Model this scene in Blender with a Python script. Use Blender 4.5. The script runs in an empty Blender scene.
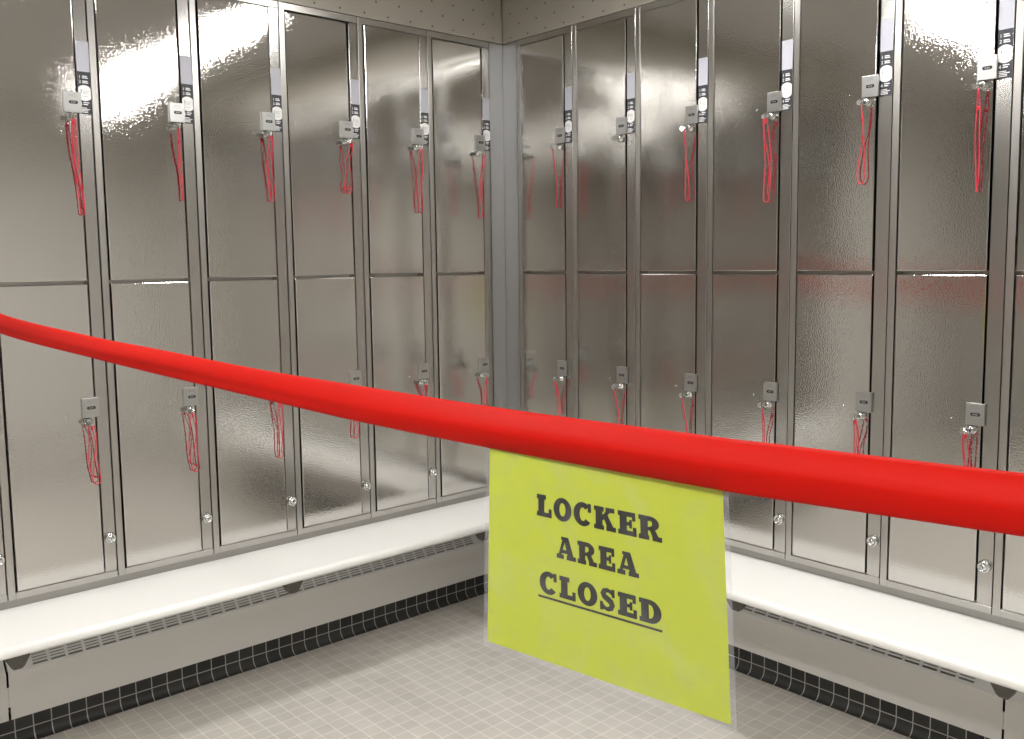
import bpy, bmesh, math, random
from mathutils import Vector, Matrix
PI = math.pi
scene = bpy.context.scene
COL = scene.collection
Z0 = 0.49            # height of the locker bottoms above the floor

# ------------------------------------------------------------------ materials
def new_mat(name):
    m = bpy.data.materials.new(name); m.use_nodes = True
    nt = m.node_tree
    return m, nt, nt.nodes, nt.links, nt.nodes['Principled BSDF']

def plain(name, col, rough=0.5, metal=0.0, **kw):
    m, nt, N, L, P = new_mat(name)
    P.inputs['Base Color'].default_value = (*col, 1)
    P.inputs['Roughness'].default_value = rough
    P.inputs['Metallic'].default_value = metal
    for k, v in kw.items():
        P.inputs[k].default_value = v
    return m

def noise_bump(m, scale, strength, dist=0.001, detail=2.0, stretch=(1, 1, 1), extra=None):
    nt = m.node_tree; N, L = nt.nodes, nt.links; P = N['Principled BSDF']
    tc = N.new('ShaderNodeTexCoord'); mp = N.new('ShaderNodeMapping')
    mp.inputs['Scale'].default_value = stretch
    L.new(tc.outputs['Object'], mp.inputs['Vector'])
    n = N.new('ShaderNodeTexNoise'); n.inputs['Scale'].default_value = scale
    n.inputs['Detail'].default_value = detail
    L.new(mp.outputs['Vector'], n.inputs['Vector'])
    b = N.new('ShaderNodeBump'); b.inputs['Strength'].default_value = strength
    b.inputs['Distance'].default_value = dist
    L.new(n.outputs['Fac'], b.inputs['Height'])
    last = b
    if extra:
        n2 = N.new('ShaderNodeTexNoise'); n2.inputs['Scale'].default_value = extra[0]
        n2.inputs['Detail'].default_value = 1.0
        L.new(tc.outputs['Object'], n2.inputs['Vector'])
        b2 = N.new('ShaderNodeBump'); b2.inputs['Strength'].default_value = extra[1]
        b2.inputs['Distance'].default_value = extra[2]
        L.new(n2.outputs['Fac'], b2.inputs['Height']); L.new(b.outputs['Normal'], b2.inputs['Normal'])
        last = b2
    L.new(last.outputs['Normal'], P.inputs['Normal'])
    return m

STEEL = (0.605, 0.592, 0.57)
M = {}
# embossed ("leather grain") stainless sheet of the doors
m = plain('embossed_steel', STEEL, 0.12, 1.0)
noise_bump(m, 240, 0.42, 0.0005, 1.2, (1, 1, 1), extra=(4.0, 0.35, 0.004))
nt = m.node_tree; N, L = nt.nodes, nt.links
tc = N.new('ShaderNodeTexCoord'); n = N.new('ShaderNodeTexNoise'); n.inputs['Scale'].default_value = 6; n.inputs['Detail'].default_value = 4
mr = N.new('ShaderNodeMapRange'); mr.inputs['To Min'].default_value = 0.03; mr.inputs['To Max'].default_value = 0.07
L.new(tc.outputs['Object'], n.inputs['Vector']); L.new(n.outputs['Fac'], mr.inputs['Value']); L.new(mr.outputs['Result'], N['Principled BSDF'].inputs['Roughness'])
M['door'] = m
M['frame'] = noise_bump(plain('brushed_steel', (0.49, 0.475, 0.45), 0.28, 1.0), 120, 0.05, 0.0005, 2.0, (1, 1, 0.05))
M['strip'] = noise_bump(plain('plain_steel', (0.50, 0.485, 0.465), 0.2, 1.0), 30, 0.10, 0.001, 2.0, (1, 1, 0.4))
M['filler'] = noise_bump(plain('brushed_corner_steel', (0.47, 0.47, 0.47), 0.38, 1.0), 300, 0.1, 0.0005, 2.0, (1, 1, 0.01))
M['lock'] = noise_bump(plain('satin_lock_steel', (0.50, 0.50, 0.49), 0.32, 1.0), 400, 0.06, 0.0003)
M['chrome'] = plain('chrome', (0.62, 0.63, 0.62), 0.16, 1.0)
M['plinth'] = plain('shaded_plinth_steel', (0.36, 0.35, 0.33), 0.45, 1.0)  # steel darkened so its colour carries the shadow band under the lockers
M['figure'] = plain('lock_figures', (0.30, 0.30, 0.30), 0.5)
M['grille_back'] = plain('grille_backing', (0.34, 0.33, 0.32), 0.6)
M['wall_far'] = noise_bump(plain('dim_far_wall', (0.42, 0.40, 0.37), 0.7), 150, 0.08, 0.001)
M['black'] = plain('black_plastic', (0.012, 0.012, 0.013), 0.4)
M['ink'] = plain('sticker_dark_ink', (0.035, 0.036, 0.045), 0.45)
M['white'] = plain('sticker_white', (0.85, 0.85, 0.84), 0.5)
M['lilac'] = plain('sticker_pale', (0.50, 0.50, 0.56), 0.65)
M['cord'] = plain('red_cord', (0.62, 0.025, 0.055), 0.45)
M['bench'] = noise_bump(plain('solid_bench_white', (0.88, 0.87, 0.84), 0.32), 60, 0.02, 0.001)
M['bracket'] = plain('bracket_grey_paint', (0.09, 0.082, 0.07), 0.5)
M['cover'] = noise_bump(plain('cover_enamel', (0.78, 0.76, 0.73), 0.45), 90, 0.03, 0.0005)
M['grille'] = plain('grille_enamel', (0.86, 0.86, 0.87), 0.4)
M['dark'] = plain('void_shade', (0.02, 0.02, 0.02), 0.8)  # near-black colour standing for shade in the cavity
M['wall'] = noise_bump(plain('painted_wall', (0.64, 0.62, 0.585), 0.7), 150, 0.08, 0.001)
M['ceiling'] = noise_bump(plain('ceiling_paint', (0.60, 0.585, 0.56), 0.85), 80, 0.2, 0.002)
M['wall_back'] = noise_bump(plain('lit_back_wall', (0.84, 0.82, 0.78), 0.7), 150, 0.08, 0.001)  # lit tone put into the paint, brightening reflections in the left doors
M['housing'] = plain('light_housing', (0.8, 0.8, 0.78), 0.4)

# floor: small square ceramic tiles with pale grout
m, nt, N, L, P = new_mat('floor_tiles')
tc = N.new('ShaderNodeTexCoord'); mp = N.new('ShaderNodeMapping')
mp.inputs['Location'].default_value = (1.12 + 0.0525 * 200 - 0.001, 0.141 + 0.0525 * 200 - 0.001, 0)
L.new(tc.outputs['Object'], mp.inputs['Vector'])
br = N.new('ShaderNodeTexBrick'); br.offset = 0.0; br.offset_frequency = 2; br.squash = 1.0
br.inputs['Scale'].default_value = 1.0; br.inputs['Brick Width'].default_value = 0.0525; br.inputs['Row Height'].default_value = 0.0525
br.inputs['Mortar Size'].default_value = 0.0021; br.inputs['Mortar Smooth'].default_value = 0.3
br.inputs['Color1'].default_value = (0.54, 0.51, 0.465, 1); br.inputs['Color2'].default_value = (0.60, 0.57, 0.52, 1)
br.inputs['Mortar'].default_value = (0.74, 0.705, 0.645, 1)
L.new(mp.outputs['Vector'], br.inputs['Vector'])
n = N.new('ShaderNodeTexNoise'); n.inputs['Scale'].default_value = 14; n.inputs['Detail'].default_value = 6
L.new(tc.outputs['Object'], n.inputs['Vector'])
mr = N.new('ShaderNodeMapRange'); mr.inputs['To Min'].default_value = 0.86; mr.inputs['To Max'].default_value = 1.12
L.new(n.outputs['Fac'], mr.inputs['Value'])
mx = N.new('ShaderNodeMix'); mx.data_type = 'RGBA'; mx.blend_type = 'MULTIPLY'; mx.inputs[0].default_value = 1
L.new(br.outputs['Color'], mx.inputs[6]); L.new(mr.outputs['Result'], mx.inputs[7]); L.new(mx.outputs[2], P.inputs['Base Color'])
b = N.new('ShaderNodeBump'); b.inputs['Strength'].default_value = 0.5; b.inputs['Distance'].default_value = 0.0008; b.invert = True
L.new(br.outputs['Fac'], b.inputs['Height']); L.new(b.outputs['Normal'], P.inputs['Normal'])
P.inputs['Roughness'].default_value = 0.42
M['floor'] = m

# cove base: black tiles, pale grout (object coordinates: x along the wall, z up)
def base_mat(name, phase):
    m, nt, N, L, P = new_mat(name)
    tc = N.new('ShaderNodeTexCoord'); sp = N.new('ShaderNodeSeparateXYZ'); cb = N.new('ShaderNodeCombineXYZ')
    L.new(tc.outputs['Object'], sp.inputs[0])
    a = N.new('ShaderNodeMath'); a.operation = 'ADD'; a.inputs[1].default_value = 50 * 0.0515 * 4 - phase
    L.new(sp.outputs['X'], a.inputs[0]); L.new(a.outputs[0], cb.inputs['X'])
    c = N.new('ShaderNodeMath'); c.operation = 'ADD'; c.inputs[1].default_value = 0.5 - 0.036
    L.new(sp.outputs['Z'], c.inputs[0]); L.new(c.outputs[0], cb.inputs['Y'])
    br = N.new('ShaderNodeTexBrick'); br.offset = 0.0; br.squash = 1.0
    br.inputs['Scale'].default_value = 1.0; br.inputs['Brick Width'].default_value = 0.0515; br.inputs['Row Height'].default_value = 0.05
    br.inputs['Mortar Size'].default_value = 0.0018; br.inputs['Mortar Smooth'].default_value = 0.2
    br.inputs['Color1'].default_value = (0.018, 0.018, 0.017, 1); br.inputs['Color2'].default_value = (0.034, 0.034, 0.032, 1)
    br.inputs['Mortar'].default_value = (0.42, 0.41, 0.38, 1)
    L.new(cb.outputs[0], br.inputs['Vector']); L.new(br.outputs['Color'], P.inputs['Base Color'])
    P.inputs['Roughness'].default_value = 0.5
    return m
M['base_l'] = base_mat('cove_tiles_left', -1.155)
M['base_r'] = base_mat('cove_tiles_right', 1.156)

# fascia above the lockers: painted sheet with a staggered pattern of small holes
m, nt, N, L, P = new_mat('perforated_fascia')
tc = N.new('ShaderNodeTexCoord'); sp = N.new('ShaderNodeSeparateXYZ'); L.new(tc.outputs['Object'], sp.inputs[0])
def mth(op, a=None, b=None, va=None, vb=None):
    n = N.new('ShaderNodeMath'); n.operation = op
    if a is not None: L.new(a, n.inputs[0])
    if b is not None: L.new(b, n.inputs[1])
    if va is not None: n.inputs[0].default_value = va
    if vb is not None: n.inputs[1].default_value = vb
    return n.outputs[0]
pitch, row = 0.10, 0.046
rowi = mth('FLOOR', mth('DIVIDE', sp.outputs['Z'], vb=row))
par = mth('MODULO', rowi, vb=2.0)
fx = mth('FRACT', mth('ADD', mth('ADD', mth('DIVIDE', sp.outputs['X'], vb=pitch), vb=100.0), mth('MULTIPLY', par, vb=0.5)))
fz = mth('FRACT', mth('DIVIDE', sp.outputs['Z'], vb=row))
dx = mth('MULTIPLY', mth('SUBTRACT', fx, vb=0.5), vb=pitch)
dz = mth('MULTIPLY', mth('SUBTRACT', fz, vb=0.5), vb=row)
d = mth('SQRT', mth('ADD', mth('MULTIPLY', dx, dx), mth('MULTIPLY', dz, dz)))
hole = mth('LESS_THAN', d, vb=0.0036)
mx = N.new('ShaderNodeMix'); mx.data_type = 'RGBA'
mx.inputs[6].default_value = (0.40, 0.37, 0.32, 1); mx.inputs[7].default_value = (0.08, 0.075, 0.065, 1)
L.new(hole, mx.inputs[0]); L.new(mx.outputs[2], P.inputs['Base Color'])
P.inputs['Roughness'].default_value = 0.4; P.inputs['Metallic'].default_value = 0.25
M['fascia'] = m

# red barrier tape: thin plastic film, a little light comes through
m, nt, N, L, P = new_mat('red_tape')
P.inputs['Base Color'].default_value = (0.72, 0.018, 0.010, 1); P.inputs['Roughness'].default_value = 0.5; P.inputs['Specular IOR Level'].default_value = 0.12
tr = N.new('ShaderNodeBsdfTranslucent'); tr.inputs['Color'].default_value = (0.70, 0.02, 0.012, 1)
tp = N.new('ShaderNodeBsdfTransparent'); tp.inputs['Color'].default_value = (0.85, 0.05, 0.03, 1)
ms = N.new('ShaderNodeMixShader'); ms.inputs[0].default_value = 0.50
ms2 = N.new('ShaderNodeMixShader'); ms2.inputs[0].default_value = 0.03
L.new(P.outputs[0], ms.inputs[1]); L.new(tr.outputs[0], ms.inputs[2])
L.new(ms.outputs[0], ms2.inputs[1]); L.new(tp.outputs[0], ms2.inputs[2])
L.new(ms2.outputs[0], N['Material Output'].inputs['Surface'])
tc = N.new('ShaderNodeTexCoord'); mp = N.new('ShaderNodeMapping'); mp.inputs['Scale'].default_value = (1, 0.35, 9)
n = N.new('ShaderNodeTexNoise'); n.inputs['Scale'].default_value = 18; n.inputs['Detail'].default_value = 2
b = N.new('ShaderNodeBump'); b.inputs['Strength'].default_value = 0.25; b.inputs['Distance'].default_value = 0.002
L.new(tc.outputs['Object'], mp.inputs[0]); L.new(mp.outputs[0], n.inputs['Vector']); L.new(n.outputs['Fac'], b.inputs['Height'])
L.new(b.outputs[0], P.inputs['Normal'])
M['tape'] = m

# sign
m = plain('yellow_green_paper', (0.56, 0.635, 0.04), 0.55)
M['paper'] = m
M['letter'] = plain('printed_black', (0.014, 0.014, 0.010), 0.5)
m, nt, N, L, P = new_mat('laminate_film')
N.remove(P)
tp = N.new('ShaderNodeBsdfTransparent'); tp.inputs['Color'].default_value = (0.93, 0.93, 0.94, 1)
gl = N.new('ShaderNodeBsdfGlossy'); gl.inputs['Roughness'].default_value = 0.16; gl.inputs['Color'].default_value = (1, 1, 1, 1)
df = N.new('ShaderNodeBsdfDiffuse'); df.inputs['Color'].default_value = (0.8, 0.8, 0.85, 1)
lw = N.new('ShaderNodeLayerWeight'); lw.inputs['Blend'].default_value = 0.5
pw = N.new('ShaderNodeMath'); pw.operation = 'POWER'; pw.inputs[1].default_value = 4.0; L.new(lw.outputs['Facing'], pw.inputs[0])
fr = N.new('ShaderNodeMath'); fr.operation = 'MULTIPLY_ADD'; fr.inputs[1].default_value = 0.6; fr.inputs[2].default_value = 0.045; L.new(pw.outputs[0], fr.inputs[0])
a1 = N.new('ShaderNodeMixShader')
a2 = N.new('ShaderNodeMixShader')
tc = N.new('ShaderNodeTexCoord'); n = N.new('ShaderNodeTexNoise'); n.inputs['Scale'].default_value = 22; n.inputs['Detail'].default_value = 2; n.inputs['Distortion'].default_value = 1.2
b = N.new('ShaderNodeBump'); b.inputs['Strength'].default_value = 0.12; b.inputs['Distance'].default_value = 0.004
L.new(tc.outputs['Object'], n.inputs['Vector']); L.new(n.outputs['Fac'], b.inputs['Height']); L.new(b.outputs[0], gl.inputs['Normal'])
mh = N.new('ShaderNodeMapRange'); mh.inputs['From Min'].default_value = 0.45; mh.inputs['From Max'].default_value = 0.75; mh.inputs['To Min'].default_value = 0.02; mh.inputs['To Max'].default_value = 0.10  # uneven milky haze mixed into the film stands in for glare
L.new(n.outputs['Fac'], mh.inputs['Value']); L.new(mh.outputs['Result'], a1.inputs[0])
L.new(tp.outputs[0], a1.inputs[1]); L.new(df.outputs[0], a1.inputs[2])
L.new(fr.outputs[0], a2.inputs[0]); L.new(a1.outputs[0], a2.inputs[1]); L.new(gl.outputs[0], a2.inputs[2])
L.new(a2.outputs[0], N['Material Output'].inputs['Surface'])
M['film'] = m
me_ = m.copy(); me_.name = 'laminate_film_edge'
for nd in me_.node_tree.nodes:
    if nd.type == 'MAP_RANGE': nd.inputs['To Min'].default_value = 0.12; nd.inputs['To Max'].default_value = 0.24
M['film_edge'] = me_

m, nt, N, L, P = new_mat('lamp_diffuser')
P.inputs['Base Color'].default_value = (0.9, 0.9, 0.9, 1)
P.inputs['Emission Color'].default_value = (1.0, 0.99, 0.97, 1); P.inputs['Emission Strength'].default_value = 54.0
M['lamp'] = m

# ------------------------------------------------------------------ mesh helpers
def box(bm, x0, x1, y0, y1, z0, z1, mi=0):
    vs = [bm.verts.new((x, y, z)) for x in (x0, x1) for y in (y0, y1) for z in (z0, z1)]
    for q in ((0, 1, 3, 2), (4, 6, 7, 5), (0, 4, 5, 1), (2, 3, 7, 6), (0, 2, 6, 4), (1, 5, 7, 3)):
        f = bm.faces.new([vs[i] for i in q]); f.material_index = mi
    return vs

def cyl(bm, c, axis, r, length, seg=20, mi=0, r2=None):
    """solid cylinder from c along axis"""
    axis = Vector(axis).normalized(); c = Vector(c)
    a = axis.orthogonal().normalized(); b = axis.cross(a)
    r2 = r if r2 is None else r2
    A = []; B = []
    for k in range(seg):
        t = 2 * PI * k / seg; o = a * math.cos(t) + b * math.sin(t)
        A.append(bm.verts.new(c + o * r)); B.append(bm.verts.new(c + axis * length + o * r2))
    for k in range(seg):
        f = bm.faces.new((A[k], A[(k + 1) % seg], B[(k + 1) % seg], B[k])); f.material_index = mi; f.smooth = True
    f = bm.faces.new(A[::-1]); f.material_index = mi
    f = bm.faces.new(B); f.material_index = mi

def lathe(bm, c, axis, prof, seg=24, mi=0):
    """profile [(radius, distance along axis)]"""
    axis = Vector(axis).normalized(); c = Vector(c)
    a = axis.orthogonal().normalized(); b = axis.cross(a)
    rings = []
    for r, h in prof:
        rings.append([bm.verts.new(c + axis * h + (a * math.cos(2 * PI * k / seg) + b * math.sin(2 * PI * k / seg)) * r) for k in range(seg)])
    for A, B in zip(rings, rings[1:]):
        for k in range(seg):
            f = bm.faces.new((A[k], A[(k + 1) % seg], B[(k + 1) % seg], B[k])); f.material_index = mi; f.smooth = True
    bm.faces.new(rings[0][::-1]).material_index = mi
    bm.faces.new(rings[-1]).material_index = mi

def tube(bm, pts, r, seg=8, closed=False, mi=0):
    pts = [Vector(p) for p in pts]; n = len(pts); rings = []
    up = None
    for i, p in enumerate(pts):
        if closed: t = pts[(i + 1) % n] - pts[i - 1]
        else: t = pts[min(i + 1, n - 1)] - pts[max(i - 1, 0)]
        t.normalize()
        if up is None: up = t.orthogonal().normalized()
        up = (up - t * up.dot(t)).normalized(); s = t.cross(up)
        rings.append([bm.verts.new(p + (up * math.cos(2 * PI * k / seg) + s * math.sin(2 * PI * k / seg)) * r) for k in range(seg)])
    rng = range(n if closed else n - 1)
    for i in rng:
        A, B = rings[i], rings[(i + 1) % n]
        for k in range(seg):
            f = bm.faces.new((A[k], A[(k + 1) % seg], B[(k + 1) % seg], B[k])); f.material_index = mi; f.smooth = True
    if not closed:
        bm.faces.new(rings[0][::-1]).material_index = mi; bm.faces.new(rings[-1]).material_index = mi

def prism(bm, poly, plane, a, b, mi=0):
    """extrude a 2-D polygon; plane 'xz' extrudes along y, 'yz' along x, 'xy' along z"""
    def v(p, h):
        return {'xz': (p[0], h, p[1]), 'yz': (h, p[0], p[1]), 'xy': (p[0], p[1], h)}[plane]
    A = [bm.verts.new(v(p, a)) for p in poly]; B = [bm.verts.new(v(p, b)) for p in poly]
    n = len(poly)
    for k in range(n):
        f = bm.faces.new((A[k], A[(k + 1) % n], B[(k + 1) % n], B[k])); f.material_index = mi
    bm.faces.new(A[::-1]).material_index = mi; bm.faces.new(B).material_index = mi

def mesh_of(name, bm, mats, bevel=None, segs=2):
    bmesh.ops.recalc_face_normals(bm, faces=bm.faces)
    if bevel:
        es = [e for e in bm.edges if len(e.link_faces) == 2 and e.calc_face_angle(0) > 0.9]
        bmesh.ops.bevel(bm, geom=es, offset=bevel, segments=segs, affect='EDGES', profile=0.6)
    me = bpy.data.meshes.new(name); bm.to_mesh(me); bm.free()
    for m in (mats if isinstance(mats, (list, tuple)) else [mats]): me.materials.append(m)
    return me

def obj(name, data, parent=None, loc=(0, 0, 0), rot=(0, 0, 0)):
    o = bpy.data.objects.new(name, data); COL.objects.link(o)
    o.location = loc; o.rotation_euler = rot
    if parent: o.parent = parent
    return o

def tag(o, label=None, cat=None, group=None, kind=None):
    if label: o['label'] = label
    if cat: o['category'] = cat
    if group: o['group'] = group
    if kind: o['kind'] = kind
    return o

ROT = {'L': 0.0, 'R': -PI / 2}
def W2(wall, s, d, z=0.0):
    """wall coordinates (s along the wall to the right, d into the wall, z) -> world"""
    return (s, d, z) if wall == 'L' else (d, -s, z)

# ------------------------------------------------------------------ room shell
CEIL = Z0 + 2.03
XA, YA = -4.9, -4.7
def slab(name, x0, x1, y0, y1, z0, z1, mat):
    bm = bmesh.new(); box(bm, x0, x1, y0, y1, z0, z1)
    return tag(obj(name, mesh_of(name, bm, mat)), kind='structure')
slab('floor', XA, 0.42, YA, 0.42, -0.1, 0.0, M['floor'])
slab('ceiling', XA, 0.42, YA, 0.42, CEIL, CEIL + 0.1, M['ceiling'])
slab('wall_left', XA, 0.42, 0.36, 0.46, 0, CEIL, M['wall'])
slab('wall_right', 0.36, 0.46, YA, 0.36, 0, CEIL, M['wall'])
slab('wall_back', XA, 0.42, YA - 0.1, YA, 0, CEIL, M['wall_back'])
slab('wall_near', XA - 0.1, XA, YA, 0.42, 0, CEIL, M['wall_far'])

LW, RW = 0.3048, 0.3084
LOFF, ROFF = 0.0718, 0.0839
NL, NR = 8, 9
L_END = -(LOFF + NL * LW)        # s of the left end of the left row
R_END = ROFF + NR * RW

# fascia above the lockers
bm = bmesh.new(); box(bm, L_END, -0.0022, 0.0, 0.03, Z0 + 1.8165, CEIL)
tag(obj('trim_1', mesh_of('trim_1', bm, M['fascia'])), kind='structure')
bm = bmesh.new(); box(bm, 0.0015, R_END, 0.0, 0.03, Z0 + 1.8165, CEIL)
tag(obj('trim_2', mesh_of('trim_2', bm, M['fascia']), rot=(0, 0, ROT['R'])), kind='structure')

# ------------------------------------------------------------------ lockers
DH0, DH1 = 0.906, 1.789      # upper door
DL0, DL1 = 0.0225, 0.896     # lower door
HT = 1.8145

def frame_mesh(w):
    bm = bmesh.new(); g = 0.0012
    # stile on the hinge side, top and bottom rails, narrow right edge, body behind
    box(bm, g, 0.0205, 0, 0.05, 0, HT)
    box(bm, 0.0205, w - g, 0.0003, 0.05, DH1 + 0.003, HT)
    box(bm, 0.0205, w - g, 0.0003, 0.05, 0, DL0 - 0.003)
    box(bm, g, w - g, 0.05, 0.34, 0, HT)
    return mesh_of('locker_frame', bm, M['frame'], bevel=0.0008, segs=1)

def strip_mesh(w):
    bm = bmesh.new()
    box(bm, 0.2685, w - 0.0022, 0.0012, 0.045, DL0 - 0.002, DH1 + 0.002)
    return mesh_of('lock_side_strip', bm, M['strip'], bevel=0.0008, segs=1)

def door_mesh(h):
    bm = bmesh.new()
    box(bm, 0, 0.2380, 0, 0.018, 0, h)
    return mesh_of('door', bm, M['door'], bevel=0.0022, segs=2)

def font_mesh(txt, size):
    cu = bpy.data.curves.new('txt', 'FONT'); cu.body = txt; cu.size = size; cu.extrude = 0.0
    cu.align_x = 'LEFT'
    o = bpy.data.objects.new('txt', cu); COL.objects.link(o)
    dg = bpy.context.evaluated_depsgraph_get()
    me = bpy.data.meshes.new_from_object(o.evaluated_get(dg))
    bpy.data.objects.remove(o); bpy.data.curves.remove(cu)
    return me

DIG = {c: font_mesh(c, 0.0125) for c in '1234'}
def add_digit(bm, c, x, z, y, mi, sc=1.0):
    me = DIG[c]; base = len(bm.verts)
    vs = [bm.verts.new((x + v.co.x * sc, y, z + v.co.y * sc)) for v in me.vertices]
    for p in me.polygons:
        try:
            f = bm.faces.new([vs[i] for i in p.vertices]); f.material_index = mi
        except ValueError: pass

def label_mesh():
    """instruction sticker, origin at its lower left corner: 0.036 wide"""
    bm = bmesh.new(); w = 0.0355
    box(bm, 0, w, -0.0004, 0, 0, 0.1205, 0)              # dark part
    box(bm, 0, w, -0.0004, 0, 0.1207, 0.207, 2)          # pale paper above
    def rect(x0, x1, z0, z1, mi, y=-0.0006):
        f = bm.faces.new([bm.verts.new(p) for p in ((x0, y, z0), (x1, y, z0), (x1, y, z1), (x0, y, z1))]); f.material_index = mi
    # white roundel, cut off by the sticker's edges
    cx, cz, r = w / 2, 0.0600, 0.0225; pts = []
    for k in range(40):
        t = 2 * PI * k / 40
        pts.append((min(max(cx + r * math.cos(t), 0.0005), w - 0.0005), -0.0007, cz + r * math.sin(t)))
    f = bm.faces.new([bm.verts.new(p) for p in pts]); f.material_index = 1
    add_digit(bm, '1', 0.0030, 0.1010, -0.0007, 1); add_digit(bm, '2', 0.0030, 0.0872, -0.0007, 1)
    add_digit(bm, '3', 0.0050, 0.0610, -0.0009, 0, 1.0); add_digit(bm, '4', 0.0030, 0.0240, -0.0007, 1, 1.1)
    rnd = random.Random(3)
    for z in (0.1065, 0.1018, 0.0925, 0.0880, 0.0315, 0.0262):
        rect(0.0130, 0.0130 + rnd.uniform(0.012, 0.0185), z, z + 0.0026, 1)
    for z in (0.0165, 0.0125, 0.0085, 0.0045):
        rect(0.004, 0.004 + rnd.uniform(0.018, 0.028), z, z + 0.0020, 1)
    for z in (0.0655, 0.0615, 0.0575, 0.0495):
        rect(0.013, 0.013 + rnd.uniform(0.010, 0.017), z, z + 0.0014, 3, -0.0009)
    rect(0.006, 0.029, 0.2010, 0.2022, 3); rect(0.006, 0.022, 0.1978, 0.1988, 3)
    me = bpy.data.meshes.new('instruction_label'); bm.normal_update(); bm.to_mesh(me); bm.free()
    for k in ('ink', 'white', 'lilac', 'lock'): me.materials.append(M[k])
    return me

def lock_plate_mesh():
    """origin at lower left; 0.0475 x 0.0585, 9 mm proud"""
    bm = bmesh.new(); box(bm, 0, 0.0475, -0.0085, 0, 0, 0.0585)
    bmesh.ops.recalc_face_normals(bm, faces=bm.faces)
    es = [e for e in bm.edges if e.calc_face_angle(0) > 0.9]
    bmesh.ops.bevel(bm, geom=es, offset=0.0012, segments=2, affect='EDGES', profile=0.6)
    # black slot with rounded ends, small pale figures in it
    pts = []; cx, cz, hw, hh = 0.0250, 0.0290, 0.0125, 0.0046
    for k in range(24):
        t = 2 * PI * k / 24; sx = hw - hh if math.cos(t) > 0 else -(hw - hh)
        pts.append((cx + sx + hh * math.cos(t), cz + hh * math.sin(t)))
    prism(bm, pts, 'xz', -0.0089, -0.008, 1)
    for k in range(3):
        x = cx - 0.0062 + k * 0.0046
        box(bm, x, x + 0.0026, -0.0091, -0.0088, cz - 0.002, cz + 0.002, 2)
    for zz in (0.0455, 0.0495):
        box(bm, 0.014, 0.034, -0.00875, -0.0084, zz, zz + 0.0012, 2)
    me = mesh_of('lock_plate', bm, [M['lock'], M['black'], M['figure']])
    return me

def lock_cyl_mesh():
    bm = bmesh.new()
    lathe(bm, (0, 0, 0), (0, -1, 0), [(0.0125, 0), (0.0125, 0.004), (0.0095, 0.006), (0.009, 0.014), (0.0078, 0.0155), (0.004, 0.0160)], 24)
    box(bm, -0.0008, 0.0008, -0.0163, -0.0155, -0.004, 0.004, 1)
    return mesh_of('lock_cylinder', bm, [M['chrome'], M['black']])

def strip_lock_mesh():
    bm = bmesh.new()
    lathe(bm, (0, 0, 0), (0, -1, 0), [(0.0155, 0), (0.0165, 0.002), (0.0165, 0.009), (0.0145, 0.0125), (0.0115, 0.0135), (0.0105, 0.0115), (0.0075, 0.0115), (0.0070, 0.0145), (0.003, 0.0150)], 28)
    box(bm, -0.0008, 0.0008, -0.0153, -0.0145, -0.004, 0.004, 1)
    return mesh_of('strip_lock', bm, [M['chrome'], M['black']])

def stud_mesh():
    bm = bmesh.new()
    lathe(bm, (0, 0, 0), (0, -1, 0), [(0.0032, 0), (0.0032, 0.0012), (0.002, 0.0028), (0.0008, 0.0032)], 12)
    return mesh_of('stud', bm, M['chrome'])

MU, ML = door_mesh(DH1 - DH0), door_mesh(DL1 - DL0)
MLBL, MPL, MCY, MSL, MST = label_mesh(), lock_plate_mesh(), lock_cyl_mesh(), strip_lock_mesh(), stud_mesh()
FM = {'L': frame_mesh(LW), 'R': frame_mesh(RW)}; SM = {'L': strip_mesh(LW), 'R': strip_mesh(RW)}
ORD = ['first', 'second', 'third', 'fourth', 'fifth', 'sixth', 'seventh', 'eighth', 'ninth']
SIDE = {'L': 'left', 'R': 'right'}

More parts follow.
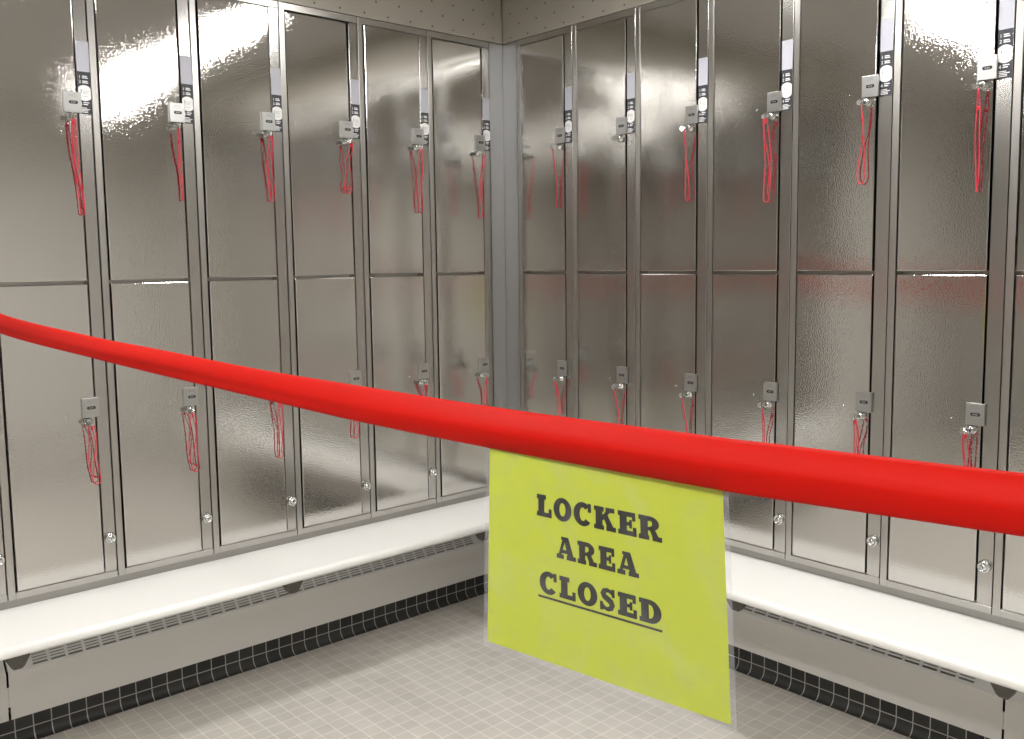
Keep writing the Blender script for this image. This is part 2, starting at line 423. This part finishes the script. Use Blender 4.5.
# slight tilt of each door on its hinge (yaw) and lean (pitch), in degrees
TILT = {('L', 0, 'u'): (0.3, -0.3), ('L', 1, 'u'): (0.4, 0.1), ('L', 2, 'u'): (0.5, -0.6), ('L', 3, 'u'): (0.3, 0.1), ('L', 4, 'u'): (0.2, -0.3),
        ('R', 0, 'u'): (-0.3, 0.1), ('R', 1, 'u'): (-0.2, 0.0), ('R', 2, 'u'): (-0.4, 0.2), ('R', 4, 'u'): (-1.2, 0.4), ('R', 5, 'u'): (-1.0, 0.2),
        ('R', 3, 'u'): (-0.3, 0.1)}
def s_of(wall, j):
    return -(LOFF + (j + 1) * LW) if wall == 'L' else ROFF + j * RW
def locker(wall, j):
    s0 = s_of(wall, j)
    t = obj('locker', None, loc=W2(wall, s0, 0, Z0), rot=(0, 0, ROT[wall])); t.empty_display_size = 0.05
    if j == 0: where = f'beside the corner, {SIDE[wall]} wall'
    else: where = f'{ORD[j]} from the corner, {SIDE[wall]} wall'
    extra = ''
    if (wall, j) == ('R', 1): extra = ', no cord on its upper key'
    elif (wall, j) == ('R', 5): extra = ', upper door slightly ajar'
    elif (wall, j) == ('L', 3): extra = ', brightest glare at its top'
    tag(t, f'steel two-door locker {where}{extra}', 'locker', 'steel lockers along both walls')
    obj('frame', FM[wall], t)
    st = obj('side_strip', SM[wall], t)
    obj('instruction_label', MLBL, st, loc=(0.2695, 0.0010, 1.3885))
    obj('strip_lock', MSL, st, loc=(0.2865, 0.0012, 0.126))
    for tier, me, z0 in (('u', MU, DH0), ('l', ML, DL0)):
        yaw, pitch = TILT.get((wall, j, tier), (0, 0))
        d = obj('door', me, t, loc=(0.0262, -0.0012, z0), rot=(math.radians(pitch), 0, math.radians(yaw)))
        zz = (1.389 if tier == 'u' else 0.501) - z0
        obj('lock_plate', MPL, d, loc=(0.2270 - 0.0262, 0.0003, zz))
        obj('lock_cylinder', MCY, d, loc=(0.2425 - 0.0262, 0.0003, zz - 0.0125))
        obj('stud', MST, d, loc=(0.187 - 0.0262, 0.0003, zz + 0.012))
    return t
for j in range(NL): locker('L', j)
for j in range(NR): locker('R', j)

# steel corner filler and the plinth under the lockers
bm = bmesh.new()
box(bm, -LOFF + 0.0015, 0.0, 0.001, 0.02, 0, HT)
box(bm, 0.001, 0.02, -ROFF + 0.0015, 0.02, 0, HT)
cf = obj('corner_filler', mesh_of('corner_filler', bm, M['filler']), loc=(0, 0, Z0))
tag(cf, 'plain brushed steel filler panel closing the corner between both locker rows', 'filler panel')
for wall, a, b in (('L', L_END, 0.0), ('R', 0.01, R_END)):
    bm = bmesh.new(); box(bm, a, b, 0.016, 0.10, Z0 - 0.0265, Z0)
    p = obj('locker_plinth', mesh_of('locker_plinth', bm, M['plinth']), rot=(0, 0, ROT[wall]))
    tag(p, f'low grey steel plinth under the {SIDE[wall]} wall lockers, behind the bench', 'plinth')

# ------------------------------------------------------------------ keys with red wrist cords
def key_mesh():
    """key stuck in the lock: blade along +y, bow hanging out to -y; origin at the lock face"""
    bm = bmesh.new()
    box(bm, -0.0009, 0.0009, -0.012, 0.004, -0.0035, 0.0035)
    # bow: a thick ring in the y-z plane
    n = 20; c = Vector((0, -0.0150, -0.001))
    ro, ri, h = 0.0100, 0.0036, 0.0016
    rings = []
    for k in range(n):
        t = 2 * PI * k / n; u = Vector((0, math.cos(t), math.sin(t)))
        rings.append([bm.verts.new(c + u * ro + Vector((h, 0, 0))), bm.verts.new(c + u * ri + Vector((h, 0, 0))),
                      bm.verts.new(c + u * ri - Vector((h, 0, 0))), bm.verts.new(c + u * ro - Vector((h, 0, 0)))])
    for k in range(n):
        A, B = rings[k], rings[(k + 1) % n]
        for q in range(4): bm.faces.new((A[q], B[q], B[(q + 1) % 4], A[(q + 1) % 4]))
    # number tag disc hanging beside the bow
    cyl(bm, (-0.0095, -0.0110, -0.002), (0.35, -1, 0.1), 0.0080, 0.0022, 20)
    tube(bm, [(-0.0085, -0.012, 0.004), (-0.004, -0.019, 0.007), (0.0, -0.0190, 0.003)], 0.0010, 6)
    return mesh_of('key_head', bm, M['chrome'], bevel=0.0004, segs=1)
KEY = key_mesh()

def cord_mesh(length, width, lean, style, seed):
    """closed loop of thin cord from the key's bow; origin at the lock face"""
    rnd = random.Random(seed); bm = bmesh.new()
    y0 = -0.0175; top = Vector((0, y0, -0.009))
    n = 26; left = []; right = []
    ph = rnd.uniform(0, 6.28)
    for i in range(n + 1):
        t = i / n
        mid_x = lean * t ** 1.3 + 0.0018 * math.sin(ph + 7 * t)
        y = y0 + 0.0215 * min(1, t * 1.8)
        if style == 'crumpled':
            w = width * (0.25 + 0.75 * t); x = mid_x + 0.004 * math.sin(ph + 11 * t)
        elif style == 'drop':
            w = width * (max(0, (t - 0.35) / 0.65)) ** 0.8 if t > 0.35 else 0.0012; x = mid_x
            w = w * math.sqrt(max(0.0, 1 - max(0, (t - 0.86) / 0.14) ** 2 * 0.75))
        elif style == 'narrow':
            w = width * math.sin(PI * min(1, t * 0.9 + 0.05)); x = mid_x
        else:
            w = width * (0.35 + 0.65 * math.sin(PI * (0.12 + 0.6 * t))); x = mid_x
        z = top.z - length * t
        left.append(Vector((x - w / 2, y + 0.0015, z))); right.append(Vector((x + w / 2 + 0.0008 * math.sin(9 * t), y - 0.0015, z)))
    wb = (right[-1] - left[-1]).length / 2; cb = (left[-1] + right[-1]) / 2
    bot = []
    for k in range(1, 8):
        t = PI + PI * k / 8
        bot.append(cb + Vector((wb * math.cos(t), 0, max(wb * 0.9, 0.002) * math.sin(t))))
    tube(bm, left + bot + right[::-1], 0.00155, 7, closed=True)
    # knot / crimp a little below the key and a fuzzy doubled piece
    k = n // 5 if style in ('drop', 'narrow') else 1
    c = (left[k] + right[k]) / 2
    lathe(bm, c + Vector((0, 0, 0.006)), (0, 0, -1), [(0.0015, 0), (0.0032, 0.003), (0.0034, 0.008), (0.0015, 0.012)], 10)
    if style == 'crumpled':
        c = cb
        pts = [c + Vector((0.013 * math.cos(a) + 0.004 * math.sin(3 * a), 0.003 * math.sin(2 * a), 0.006 * math.sin(a * 1.5) + 0.004)) for a in [i * 0.5 for i in range(17)]]
        tube(bm, pts, 0.0015, 6)
    if style in ('loop', 'drop2'):
        # a second strand crossing the first
        pts = [left[0].lerp(right[0], .5)] + [left[i].lerp(right[i], 0.2 + 0.6 * (0.5 + 0.5 * math.sin(ph + 5 * i / n))) + Vector((0, -0.002, 0)) for i in range(2, n, 2)] + [right[-2]]
        tube(bm, pts, 0.00135, 6)
    return mesh_of('wrist_cord', bm, M['cord'])

# (wall, index from corner, tier): z of the cord's lowest point above the locker bottom, width, lean, style, turn
CORDS = {
    ('L', 5, 'u'): (1.099, 0.012, 0.017, 'loop', 0.5), ('L', 4, 'u'): (1.146, 0.005, 0.011, 'narrow', 0.1), ('L', 3, 'u'): (1.160, 0.018, 0.008, 'loop', 0.7),
    ('L', 2, 'u'): (1.204, 0.028, 0.001, 'crumpled', 0.4), ('L', 1, 'u'): (1.139, 0.022, 0.006, 'loop', 0.9), ('L', 0, 'u'): (1.119, 0.010, 0.005, 'narrow', 0.3),
    ('R', 0, 'u'): (1.147, 0.005, -0.004, 'narrow', 0.2), ('R', 2, 'u'): (1.141, 0.024, -0.002, 'drop', 0.1), ('R', 3, 'u'): (1.124, 0.024, -0.006, 'loop', 0.0),
    ('R', 4, 'u'): (1.154, 0.028, -0.008, 'drop', 0.0), ('R', 5, 'u'): (1.108, 0.012, -0.003, 'narrow', 0.2),
    ('L', 5, 'l'): (0.305, 0.024, 0.012, 'loop', 0.3), ('L', 4, 'l'): (0.294, 0.026, 0.010, 'loop', 0.6), ('L', 3, 'l'): (0.290, 0.020, 0.004, 'loop', 0.6),
    ('L', 2, 'l'): (0.315, 0.022, -0.003, 'drop', 0.9), ('L', 1, 'l'): (0.40, 0.016, 0.002, 'loop', 0.2), ('L', 0, 'l'): (0.358, 0.009, 0.006, 'narrow', 0.2),
    ('R', 0, 'l'): (0.349, 0.016, -0.001, 'loop', 0.1), ('R', 1, 'l'): (0.33, 0.006, -0.003, 'narrow', 0.2), ('R', 2, 'l'): (0.31, 0.005, -0.003, 'narrow', 0.1),
    ('R', 3, 'l'): (0.31, 0.009, -0.004, 'narrow', 0.2), ('R', 4, 'l'): (0.32, 0.016, -0.002, 'loop', 0.0), ('R', 5, 'l'): (0.30, 0.018, -0.001, 'loop', 0.3),
    ('R', 1, 'u'): None,
}
STY = {'loop': 'looped', 'narrow': 'straight', 'drop': 'drop-shaped', 'crumpled': 'crumpled'}
for i, ((wall, j, tier), c) in enumerate(CORDS.items()):
    zk = (1.389 if tier == 'u' else 0.501) - 0.0125
    yaw, pitch = TILT.get((wall, j, tier), (0, 0))
    off = 0.2163 * math.sin(math.radians(yaw)) + (zk - (DH0 if tier == 'u' else DL0)) * -math.sin(math.radians(pitch)) * 1.0
    k = obj('locker_key', None, loc=W2(wall, s_of(wall, j) + (0.2425 if wall == 'L' else 0.2385), -0.0172 + off * 0.5, Z0 + zk), rot=(0, 0, ROT[wall]))
    k.empty_display_size = 0.02
    obj('key_head', KEY, k)
    tname = 'upper' if tier == 'u' else 'lower'
    where = f'{tname} door beside the corner' if j == 0 else f'{tname} door, {ORD[j]} locker from the corner'
    if c is None:
        tag(k, f'bare metal key without a cord, {where}, {SIDE[wall]} wall', 'key', 'keys in the locker locks'); continue
    z, w, lean, style, turn = c
    obj('wrist_cord', cord_mesh(zk - 0.009 - z - 0.004, w, lean, style, 11 + i), k)
    sty = STY[style] if tier == 'u' or wall == 'L' else ''
    tag(k, ' '.join(f'key with {sty} red cord, {where}, {SIDE[wall]} wall'.split()), 'key', 'keys in the locker locks')

# ------------------------------------------------------------------ benches
def bench_mesh(a, b):
    """profile in (d, z): rounded front edge"""
    zt, zb, df, r = Z0 - 0.0268, Z0 - 0.056, -0.294, 0.0125
    prof = [(0.12, zb), (0.12, zt)]
    for k in range(7):
        t = PI / 2 + PI / 2 * k / 6; prof.append((df + r + r * math.cos(t), zt - r + r * math.sin(t)))
    for k in range(7):
        t = PI + PI / 2 * k / 6; prof.append((df + r + r * math.cos(t), zb + r + r * math.sin(t)))
    bm = bmesh.new(); prism(bm, prof, 'yz', a, b)
    for f in bm.faces: f.smooth = len(f.verts) == 4 and abs(f.calc_area()) < 0.02
    return mesh_of('bench_top', bm, M['bench'])
def bracket_mesh():
    """tapered support under the bench, origin at its top centre"""
    bm = bmesh.new()
    T = [(-0.046, -0.045), (0.046, -0.045), (0.046, 0.045), (-0.046, 0.045)]
    def ring(sx, sy, z, oy=0): return [bm.verts.new((x * sx, y * sy + oy, z)) for x, y in T]
    R = [ring(0.80, 0.6, 0), ring(0.78, 0.6, -0.010), ring(0.62, 0.5, -0.036), ring(0.36, 0.4, -0.060), ring(0.22, 0.3, -0.068)]
    for A, B in zip(R, R[1:]):
        for k in range(4): bm.faces.new((A[k], A[(k + 1) % 4], B[(k + 1) % 4], B[k]))
    bm.faces.new(R[0]); bm.faces.new(R[-1][::-1])
    # arm running back to the wall
    box(bm, -0.012, 0.012, 0.02, 0.33, -0.022, 0.0)
    return mesh_of('bench_bracket', bm, M['bracket'], bevel=0.004, segs=2)
BRK = bracket_mesh()
for wall, a, b, sp in (('L', L_END, 0.119, [-1.115, -1.930, -0.30]), ('R', 0.302, R_END, [1.275, 2.043, 0.50])):
    t = obj('bench', None, rot=(0, 0, ROT[wall]))
    tag(t, 'long white wall bench with rounded front edge below the left row of lockers' if wall == 'L' else
        'long white wall bench brightly lit, below the right row of lockers', 'bench')
    obj('bench_top', bench_mesh(a, b), t)
    for s in sp:
        tag(obj('bracket', BRK, t, loc=(s, -0.190, Z0 - 0.056)), 'dark tapered support bracket under the white bench')

# ------------------------------------------------------------------ heater covers under the benches
ZC0 = 0.077
ZC1S = {'L': Z0 - 0.270, 'R': Z0 - 0.281}
D0 = 0.140
def cover(wall, a, b, label, sl0, ncell, pitchc):
    t = obj('heater_cover', None, loc=W2(wall, a, 0, 0), rot=(0, 0, ROT[wall])); tag(t, label, 'heater cover', 'heater covers under the benches')
    w = b - a; bm = bmesh.new(); g = 0.0034; ZC1 = ZC1S[wall]
    # front sheet with small notches at the ends where it meets its neighbour
    z1a, z1b = ZC1 - 0.042, ZC0 + 0.040
    poly = [(g, ZC0), (g, z1b), (0.0004, z1b), (0.0004, z1a), (g, z1a), (g, ZC1), (w - g, ZC1), (w - g, z1a), (w - 0.0004, z1a), (w - 0.0004, z1b), (w - g, z1b), (w - g, ZC0)]
    prism(bm, poly, 'xz', D0, D0 + 0.004)
    obj('front_panel', mesh_of('front_panel', bm, M['cover']), t)
    # sloping grille above with rows of slots: built flat, then leaned back
    bm = bmesh.new(); Lh = 0.100; th = 0.002
    zs = [(0.009 if wall == 'L' else 0.0125) + 0.0092 * k for k in range(6)]
    box(bm, g, w - g, 0, th, 0, zs[0])
    box(bm, g, w - g, 0, th, zs[-1], Lh)
    x0 = sl0 - a; cells = []
    for k in range(ncell):
        xa = x0 + k * pitchc; cells.append((xa, xa + pitchc - 0.0095))
    edges = [g] + [v for c in cells for v in c] + [w - g]
    for k in range(0, len(edges), 2):
        if edges[k + 1] > edges[k]: box(bm, edges[k], edges[k + 1], 0, th, zs[0], zs[-1])
    for z in zs[1:-1]:
        for c in cells: box(bm, c[0], c[1], 0, th, z - 0.0027, z + 0.0027)
    box(bm, g, w - g, 0.014, 0.016, 0.012, Lh, 1)
    bmesh.ops.rotate(bm, verts=bm.verts, cent=(0, 0, 0), matrix=Matrix.Rotation(-math.radians(38), 3, 'X'))
    bmesh.ops.translate(bm, verts=bm.verts, vec=(0, D0, ZC1))
    obj('vent_grille', mesh_of('vent_grille', bm, [M['grille'], M['grille_back']]), t)
    bm = bmesh.new(); box(bm, g, w - g, 0.202, 0.206, Z0 - 0.196, Z0 - 0.0565)
    obj('rear_panel', mesh_of('rear_panel', bm, M['cover']), t)
LJ, RJ = -1.888, 1.925
cover('L', LJ, 0.13, 'grey heater cover with slotted grille under the left bench, reaching the corner', -1.815, 34, 0.0514)
cover('L', L_END, LJ, 'end section of grey heater cover under the left bench, left of the joint', L_END + 0.05, 10, 0.0514)
cover('R', -0.12, RJ, 'grey heater cover with bright slotted grille under the right bench, reaching the corner', RJ - 0.075 - 36 * 0.0528 - 0.0, 36, 0.0528)
cover('R', RJ, R_END, 'end section of grey heater cover under the right bench, right of the joint', RJ + 0.075, 14, 0.0528)
# near-black sheets painting in the shade of the cavity behind the grilles
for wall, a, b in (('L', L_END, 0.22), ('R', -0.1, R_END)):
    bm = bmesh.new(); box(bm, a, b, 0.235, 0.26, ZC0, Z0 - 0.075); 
    bx = obj('cavity_shade_left' if wall == 'L' else 'cavity_shade_right', mesh_of('cavity_shade', bm, M['dark']), rot=(0, 0, ROT[wall])); tag(bx, kind='structure')

# cove base of black tiles
for wall, a, b, mk in (('L', L_END, 0.145, 'base_l'), ('R', -0.145, R_END, 'base_r')):
    prof = [(0.26, 0.0), (0.26, 0.0775), (0.1455, 0.0775)]
    for k in range(9):
        t = k / 8 * PI / 2
        prof.append((0.1455 - 0.026 * (1 - math.cos(t)), 0.030 * (1 - math.sin(t))))
    bm = bmesh.new(); prism(bm, prof, 'yz', a, b)
    o = obj('baseboard_left' if wall == 'L' else 'baseboard_right', mesh_of('cove_base', bm, M[mk]), rot=(0, 0, ROT[wall]))
    tag(o, kind='structure')

# ------------------------------------------------------------------ barrier tape
TP = [  # x, y, z of the middle of the tape (above locker bottom), height
    (-1.957, -0.013, 0.846, 0.050), (-1.9475, -0.343, 0.8121, 0.0463), (-1.9290, -0.990, 0.7913, 0.0400), (-1.9210, -1.268, 0.7860, 0.0410), (-1.9103, -1.641, 0.7801, 0.0390),
    (-1.9031, -1.895, 0.7777, 0.0420), (-1.8958, -2.155, 0.7783, 0.0412), (-1.8878, -2.430, 0.7835, 0.0412),
    (-1.8869, -2.460, 0.7846, 0.0412), (-1.8817, -2.640, 0.7918, 0.0385), (-1.872, -2.95, 0.806, 0.039), (-1.845, -3.8, 0.850, 0.04), (-1.82, YA + 0.002, 0.90, 0.04)]
def catmull(P, sub):
    out = []
    for i in range(len(P) - 1):
        p0, p1, p2, p3 = P[max(i - 1, 0)], P[i], P[i + 1], P[min(i + 2, len(P) - 1)]
        for k in range(sub):
            t = k / sub; q = []
            for a, b, c, d in zip(p0, p1, p2, p3):
                # monotone-safe cubic with chord scaled tangents along y
                h = (p2[1] - p1[1]); m1 = (c - a) / ((p2[1] - p0[1]) or 1) * h; m2 = (d - b) / ((p3[1] - p1[1]) or 1) * h
                q.append((2 * t ** 3 - 3 * t * t + 1) * b + (t ** 3 - 2 * t * t + t) * m1 + (-2 * t ** 3 + 3 * t * t) * c + (t ** 3 - t * t) * m2)
            out.append(q)
    out.append(list(P[-1])); return out
pts = catmull(TP, 14)
bm = bmesh.new(); rows = []; NS = 16
for i, (x, y, z, h) in enumerate(pts):
    r = []
    for k in range(NS + 1):
        v = k / NS * 2 - 1                        # -1 bottom .. 1 top
        bulge = 0.0056 * (1 - v * v) ** 0.8
        crease = 0.0016 * math.sin(3.1 * v + 2.3 * y) * math.sin(4.0 * y + 1.0) + 0.0009 * math.exp(-((v + 0.45) / 0.12) ** 2) * (1 if y > -1.9 else 0)
        lean = 0.009 * max(v, 0) ** 1.2                        # the upper edge leans back a little
        r.append(bm.verts.new((x - 0.0048 - bulge + lean + crease, y, Z0 + z + h / 2 * v)))
    rows.append(r)
for A, B in zip(rows, rows[1:]):
    for k in range(NS):
        f = bm.faces.new((A[k], B[k], B[k + 1], A[k + 1])); f.smooth = True
me = bpy.data.meshes.new('barrier_tape'); bm.normal_update(); bm.to_mesh(me); bm.free(); me.materials.append(M['tape'])
tape = obj('barrier_tape', me); tag(tape, 'wide red barrier tape stretched across the locker area', 'barrier tape')
so = tape.modifiers.new('thickness', 'SOLIDIFY'); so.thickness = 0.0004; so.offset = -1

# ------------------------------------------------------------------ laminated sign
SC = [Vector((-1.8961, -2.1392, 0.7713)), Vector((-1.8881, -2.4182, 0.7798)), Vector((-1.8802, -2.4240, 0.5635)), Vector((-1.9090, -2.1455, 0.5568))]
SW, SH = 0.2794, 0.2159
nrm = ((SC[1] - SC[0]).cross(SC[3] - SC[0])).normalized()
if nrm.x > 0: nrm = -nrm
def sp_(x, y, h=0.0):
    """metres on the paper from its top left corner -> world; h towards the viewer"""
    s, t = x / SW, y / SH
    p = (SC[0] * (1 - s) + SC[1] * s) * (1 - t) + (SC[3] * (1 - s) + SC[2] * s) * t
    return p + nrm * (h + 0.0) + Vector((0, 0, Z0))
def sheet(name, x0, x1, y0, y1, h, mat, parent, n=16):
    bm = bmesh.new()
    G = [[bm.verts.new(sp_(x0 + (x1 - x0) * i / n, y0 + (y1 - y0) * k / n, h)) for i in range(n + 1)] for k in range(n + 1)]
    for k in range(n):
        for i in range(n):
            f = bm.faces.new((G[k][i], G[k][i + 1], G[k + 1][i + 1], G[k + 1][i])); f.smooth = True
    me = bpy.data.meshes.new(name); bm.to_mesh(me); bm.free(); me.materials.append(mat)
    return obj(name, me, parent)
sign = obj('sign', None); sign.empty_display_size = 0.05
tag(sign, 'laminated yellow-green paper sign reading LOCKER AREA CLOSED, hanging from the red tape', 'sign')
pp = sheet('paper', 0, SW, 0, SH, 0.0, M['paper'], sign)
for f in pp.data.polygons: f.use_smooth = False
so = pp.modifiers.new('thickness', 'SOLIDIFY'); so.thickness = 0.0002; so.offset = 0
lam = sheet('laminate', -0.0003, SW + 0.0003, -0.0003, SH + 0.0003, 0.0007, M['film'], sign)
bm = bmesh.new()
e = 0.0055; n = 14
for x0, x1, y0, y1 in ((-e, -0.0003, -0.004, SH + e), (SW + 0.0003, SW + e, -0.004, SH + e), (-0.0003, SW + 0.0003, SH + 0.0003, SH + e)):
    for k in range(n):
        if y1 - y0 > 0.1: q = ((x0, y0 + (y1 - y0) * k / n), (x1, y0 + (y1 - y0) * k / n), (x1, y0 + (y1 - y0) * (k + 1) / n), (x0, y0 + (y1 - y0) * (k + 1) / n))
        else: q = ((x0 + (x1 - x0) * k / n, y0), (x0 + (x1 - x0) * (k + 1) / n, y0), (x0 + (x1 - x0) * (k + 1) / n, y1), (x0 + (x1 - x0) * k / n, y1))
        bm.faces.new([bm.verts.new(sp_(a, b, 0.0003)) for a, b in q])
bmesh.ops.remove_doubles(bm, verts=bm.verts, dist=0.00005)
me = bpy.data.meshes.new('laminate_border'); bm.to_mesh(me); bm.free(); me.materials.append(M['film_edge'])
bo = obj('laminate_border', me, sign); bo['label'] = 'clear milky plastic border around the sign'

# slab-serif capitals as polygons in a unit box (height 1)
def ring(cx, cy, ro, so_, ri, si, a0, a1, n=20):
    P = []
    for k in range(n):
        q = []
        for a in (a0 + (a1 - a0) * k / n, a0 + (a1 - a0) * (k + 1) / n):
            a = math.radians(a); q.append(((cx + ro * math.cos(a), cy + so_ * math.sin(a)), (cx + ri * math.cos(a), cy + si * math.sin(a))))
        P.append([q[0][0], q[1][0], q[1][1], q[0][1]])
    return P
def rc(x0, x1, y0, y1): return [(x0, y0), (x1, y0), (x1, y1), (x0, y1)]
def stroke(pts, ws):
    P = []; V = [Vector(p) for p in pts]; E = []
    for i, p in enumerate(V):
        t = (V[min(i + 1, len(V) - 1)] - V[max(i - 1, 0)]).normalized(); n = Vector((-t.y, t.x)) * ws[i] / 2
        E.append((tuple(p + n), tuple(p - n)))
    for a, b in zip(E, E[1:]): P.append([a[0], b[0], b[1], a[1]])
    return P
G = {
 'L': (0.80, [rc(.08, .41, 0, 1), rc(0, .50, .79, 1), rc(0, .80, 0, .21), rc(.64, .80, 0, .40)]),
 'E': (0.84, [rc(.08, .41, 0, 1), rc(0, .80, .79, 1), rc(0, .84, 0, .21), rc(.3, .62, .42, .58), rc(.52, .64, .32, .68), rc(.65, .80, .64, 1), rc(.68, .84, 0, .38)]),
 'O': (0.94, ring(.47, .5, .47, .53, .155, .30, 0, 360, 40)),
 'C': (0.92, ring(.47, .5, .47, .53, .155, .30, 45, 322, 34) + [rc(.72, .88, .62, 1.01)]),
 'D': (0.94, [rc(.08, .41, 0, 1), rc(0, .48, .79, 1), rc(0, .48, 0, .21)] + ring(.45, .5, .49, .5, .165, .29, -90, 90, 22)),
 'R': (1.02, [rc(.08, .41, 0, 1), rc(0, .52, .80, 1), rc(0, .46, 0, .20), rc(.3, .52, .40, .55)] + ring(.50, .70, .40, .30, .10, .12, -90, 90, 18)
       + [[(.46, .50), (.70, .50), (.93, .10), (.62, .10)], rc(.60, 1.02, 0, .20)]),
 'A': (1.06, [[(.08, .1), (.24, .1), (.52, .96), (.36, .96)], [(.38, 1), (.66, 1), (.96, .1), (.64, .1)], rc(.26, .70, .26, .42), rc(.26, .62, .86, 1), rc(0, .40, 0, .20), rc(.56, 1.06, 0, .20)]),
 'K': (1.04, [rc(.08, .41, 0, 1), rc(0, .48, .80, 1), rc(0, .48, 0, .20), [(.34, .36), (.34, .56), (.66, .92), (.86, .92), (.60, .60), (.44, .42)],
       [(.42, .60), (.66, .66), (.98, .10), (.66, .10)], rc(.56, .98, .80, 1), rc(.58, 1.04, 0, .20)]),
 'S': (0.74, stroke([(.60, .78), (.50, .88), (.37, .92), (.22, .86), (.17, .74), (.24, .61), (.38, .53), (.52, .44), (.58, .30), (.52, .15), (.37, .08), (.22, .12), (.12, .24)],
       [.14, .17, .19, .22, .25, .27, .28, .28, .25, .22, .19, .17, .14]) + [rc(.56, .70, .64, 1), rc(.02, .16, 0, .38)]),
}
def word(txt, x0, x1, ytop, ybot):
    H = ybot - ytop; gap = 0.10; tot = sum(G[c][0] for c in txt) + gap * (len(txt) - 1)
    sx = (x1 - x0) / tot; x = x0
    for c in txt:
        bm = bmesh.new()
        for n_, poly in enumerate(G[c][1]):
            vs = [bm.verts.new(sp_(x + px * sx, ybot - py * H, 0.0003)) for px, py in poly]
            bm.faces.new(vs)
        me = bpy.data.meshes.new('letter_' + c.lower()); bm.to_mesh(me); bm.free(); me.materials.append(M['letter'])
        obj('printed_letter', me, pp)
        x += (G[c][0] + gap) * sx
word('LOCKER', 0.0682, 0.2175, 0.0518, 0.0732)
word('AREA', 0.0940, 0.1915, 0.0885, 0.1100)
word('CLOSED', 0.0715, 0.2145, 0.1268, 0.1482)
bm = bmesh.new()
bm.faces.new([bm.verts.new(sp_(x, y, 0.0003)) for x, y in ((0.0698, 0.1512), (0.2150, 0.1512), (0.2150, 0.1534), (0.0698, 0.1534))])
me = bpy.data.meshes.new('underline'); bm.to_mesh(me); bm.free(); me.materials.append(M['letter']); obj('underline', me, pp)

# ------------------------------------------------------------------ ceiling lights
def ceiling_light(x, y, lx, ly, label):
    t = obj('ceiling_light', None, loc=(x, y, CEIL)); tag(t, label, 'ceiling light', 'ceiling lights')
    bm = bmesh.new(); w = 0.02
    for a in ((-lx / 2, -lx / 2 + w, -ly / 2, ly / 2), (lx / 2 - w, lx / 2, -ly / 2, ly / 2), (-lx / 2 + w, lx / 2 - w, -ly / 2, -ly / 2 + w), (-lx / 2 + w, lx / 2 - w, ly / 2 - w, ly / 2)):
        box(bm, *a, -0.022, -0.001)
    obj('housing', mesh_of('housing', bm, M['housing']), t)
    bm = bmesh.new(); box(bm, -lx / 2 + w, lx / 2 - w, -ly / 2 + w, ly / 2 - w, -0.018, -0.002)
    obj('diffuser', mesh_of('diffuser', bm, M['lamp']), t)
ceiling_light(-0.58, -1.43, 0.12, 1.40, 'long ceiling light above the right bench, nearest the corner')
ceiling_light(-0.58, -2.70, 0.12, 1.08, 'long ceiling light above the right bench, farther from the corner')
ceiling_light(-2.15, -0.95, 1.22, 0.16, 'ceiling light parallel to the left lockers')
ceiling_light(-2.85, -3.40, 1.22, 0.16, 'ceiling light farthest back, behind the tape')
ceiling_light(-2.95, -2.10, 0.20, 1.22, 'added unseen ceiling light brightening the sign, over the walkway in front of the tape')  # extra lamp, added to light the front of the sign

# ------------------------------------------------------------------ camera
cam = bpy.data.cameras.new('camera'); co = bpy.data.objects.new('camera', cam); COL.objects.link(co)
yaw, pitch, roll = 0.84589964760952, 0.09873434411456783, -0.01297758509692176
cy, sy, cp, sp2 = math.cos(yaw), math.sin(yaw), math.cos(pitch), math.sin(pitch)
F = Vector((cy * cp, sy * cp, -sp2)); Rg = Vector((sy, -cy, 0)); U = Rg.cross(F)
R2 = Rg * math.cos(roll) + U * math.sin(roll); U2 = -Rg * math.sin(roll) + U * math.cos(roll)
co.matrix_world = Matrix(((R2.x, U2.x, -F.x, -2.490728503), (R2.y, U2.y, -F.y, -2.846181903), (R2.z, U2.z, -F.z, 0.947548213 + Z0), (0, 0, 0, 1)))
cam.sensor_width = 36.0; cam.lens = 912.9587930783632 * 36 / 1024; cam.shift_y = -18.068616 / 1024
cam.clip_start = 0.02
scene.camera = co

w = bpy.data.worlds.new('world'); scene.world = w; w.use_nodes = True
w.node_tree.nodes['Background'].inputs[0].default_value = (0.5, 0.5, 0.5, 1); w.node_tree.nodes['Background'].inputs[1].default_value = 0.1
vs = scene.view_settings; vs.view_transform = 'Standard'; vs.look = 'None'; vs.gamma = 1; vs.exposure = 0.0; vs.use_curve_mapping = False
scene.cycles.sample_clamp_indirect = 6.0
scene.cycles.max_bounces = 10
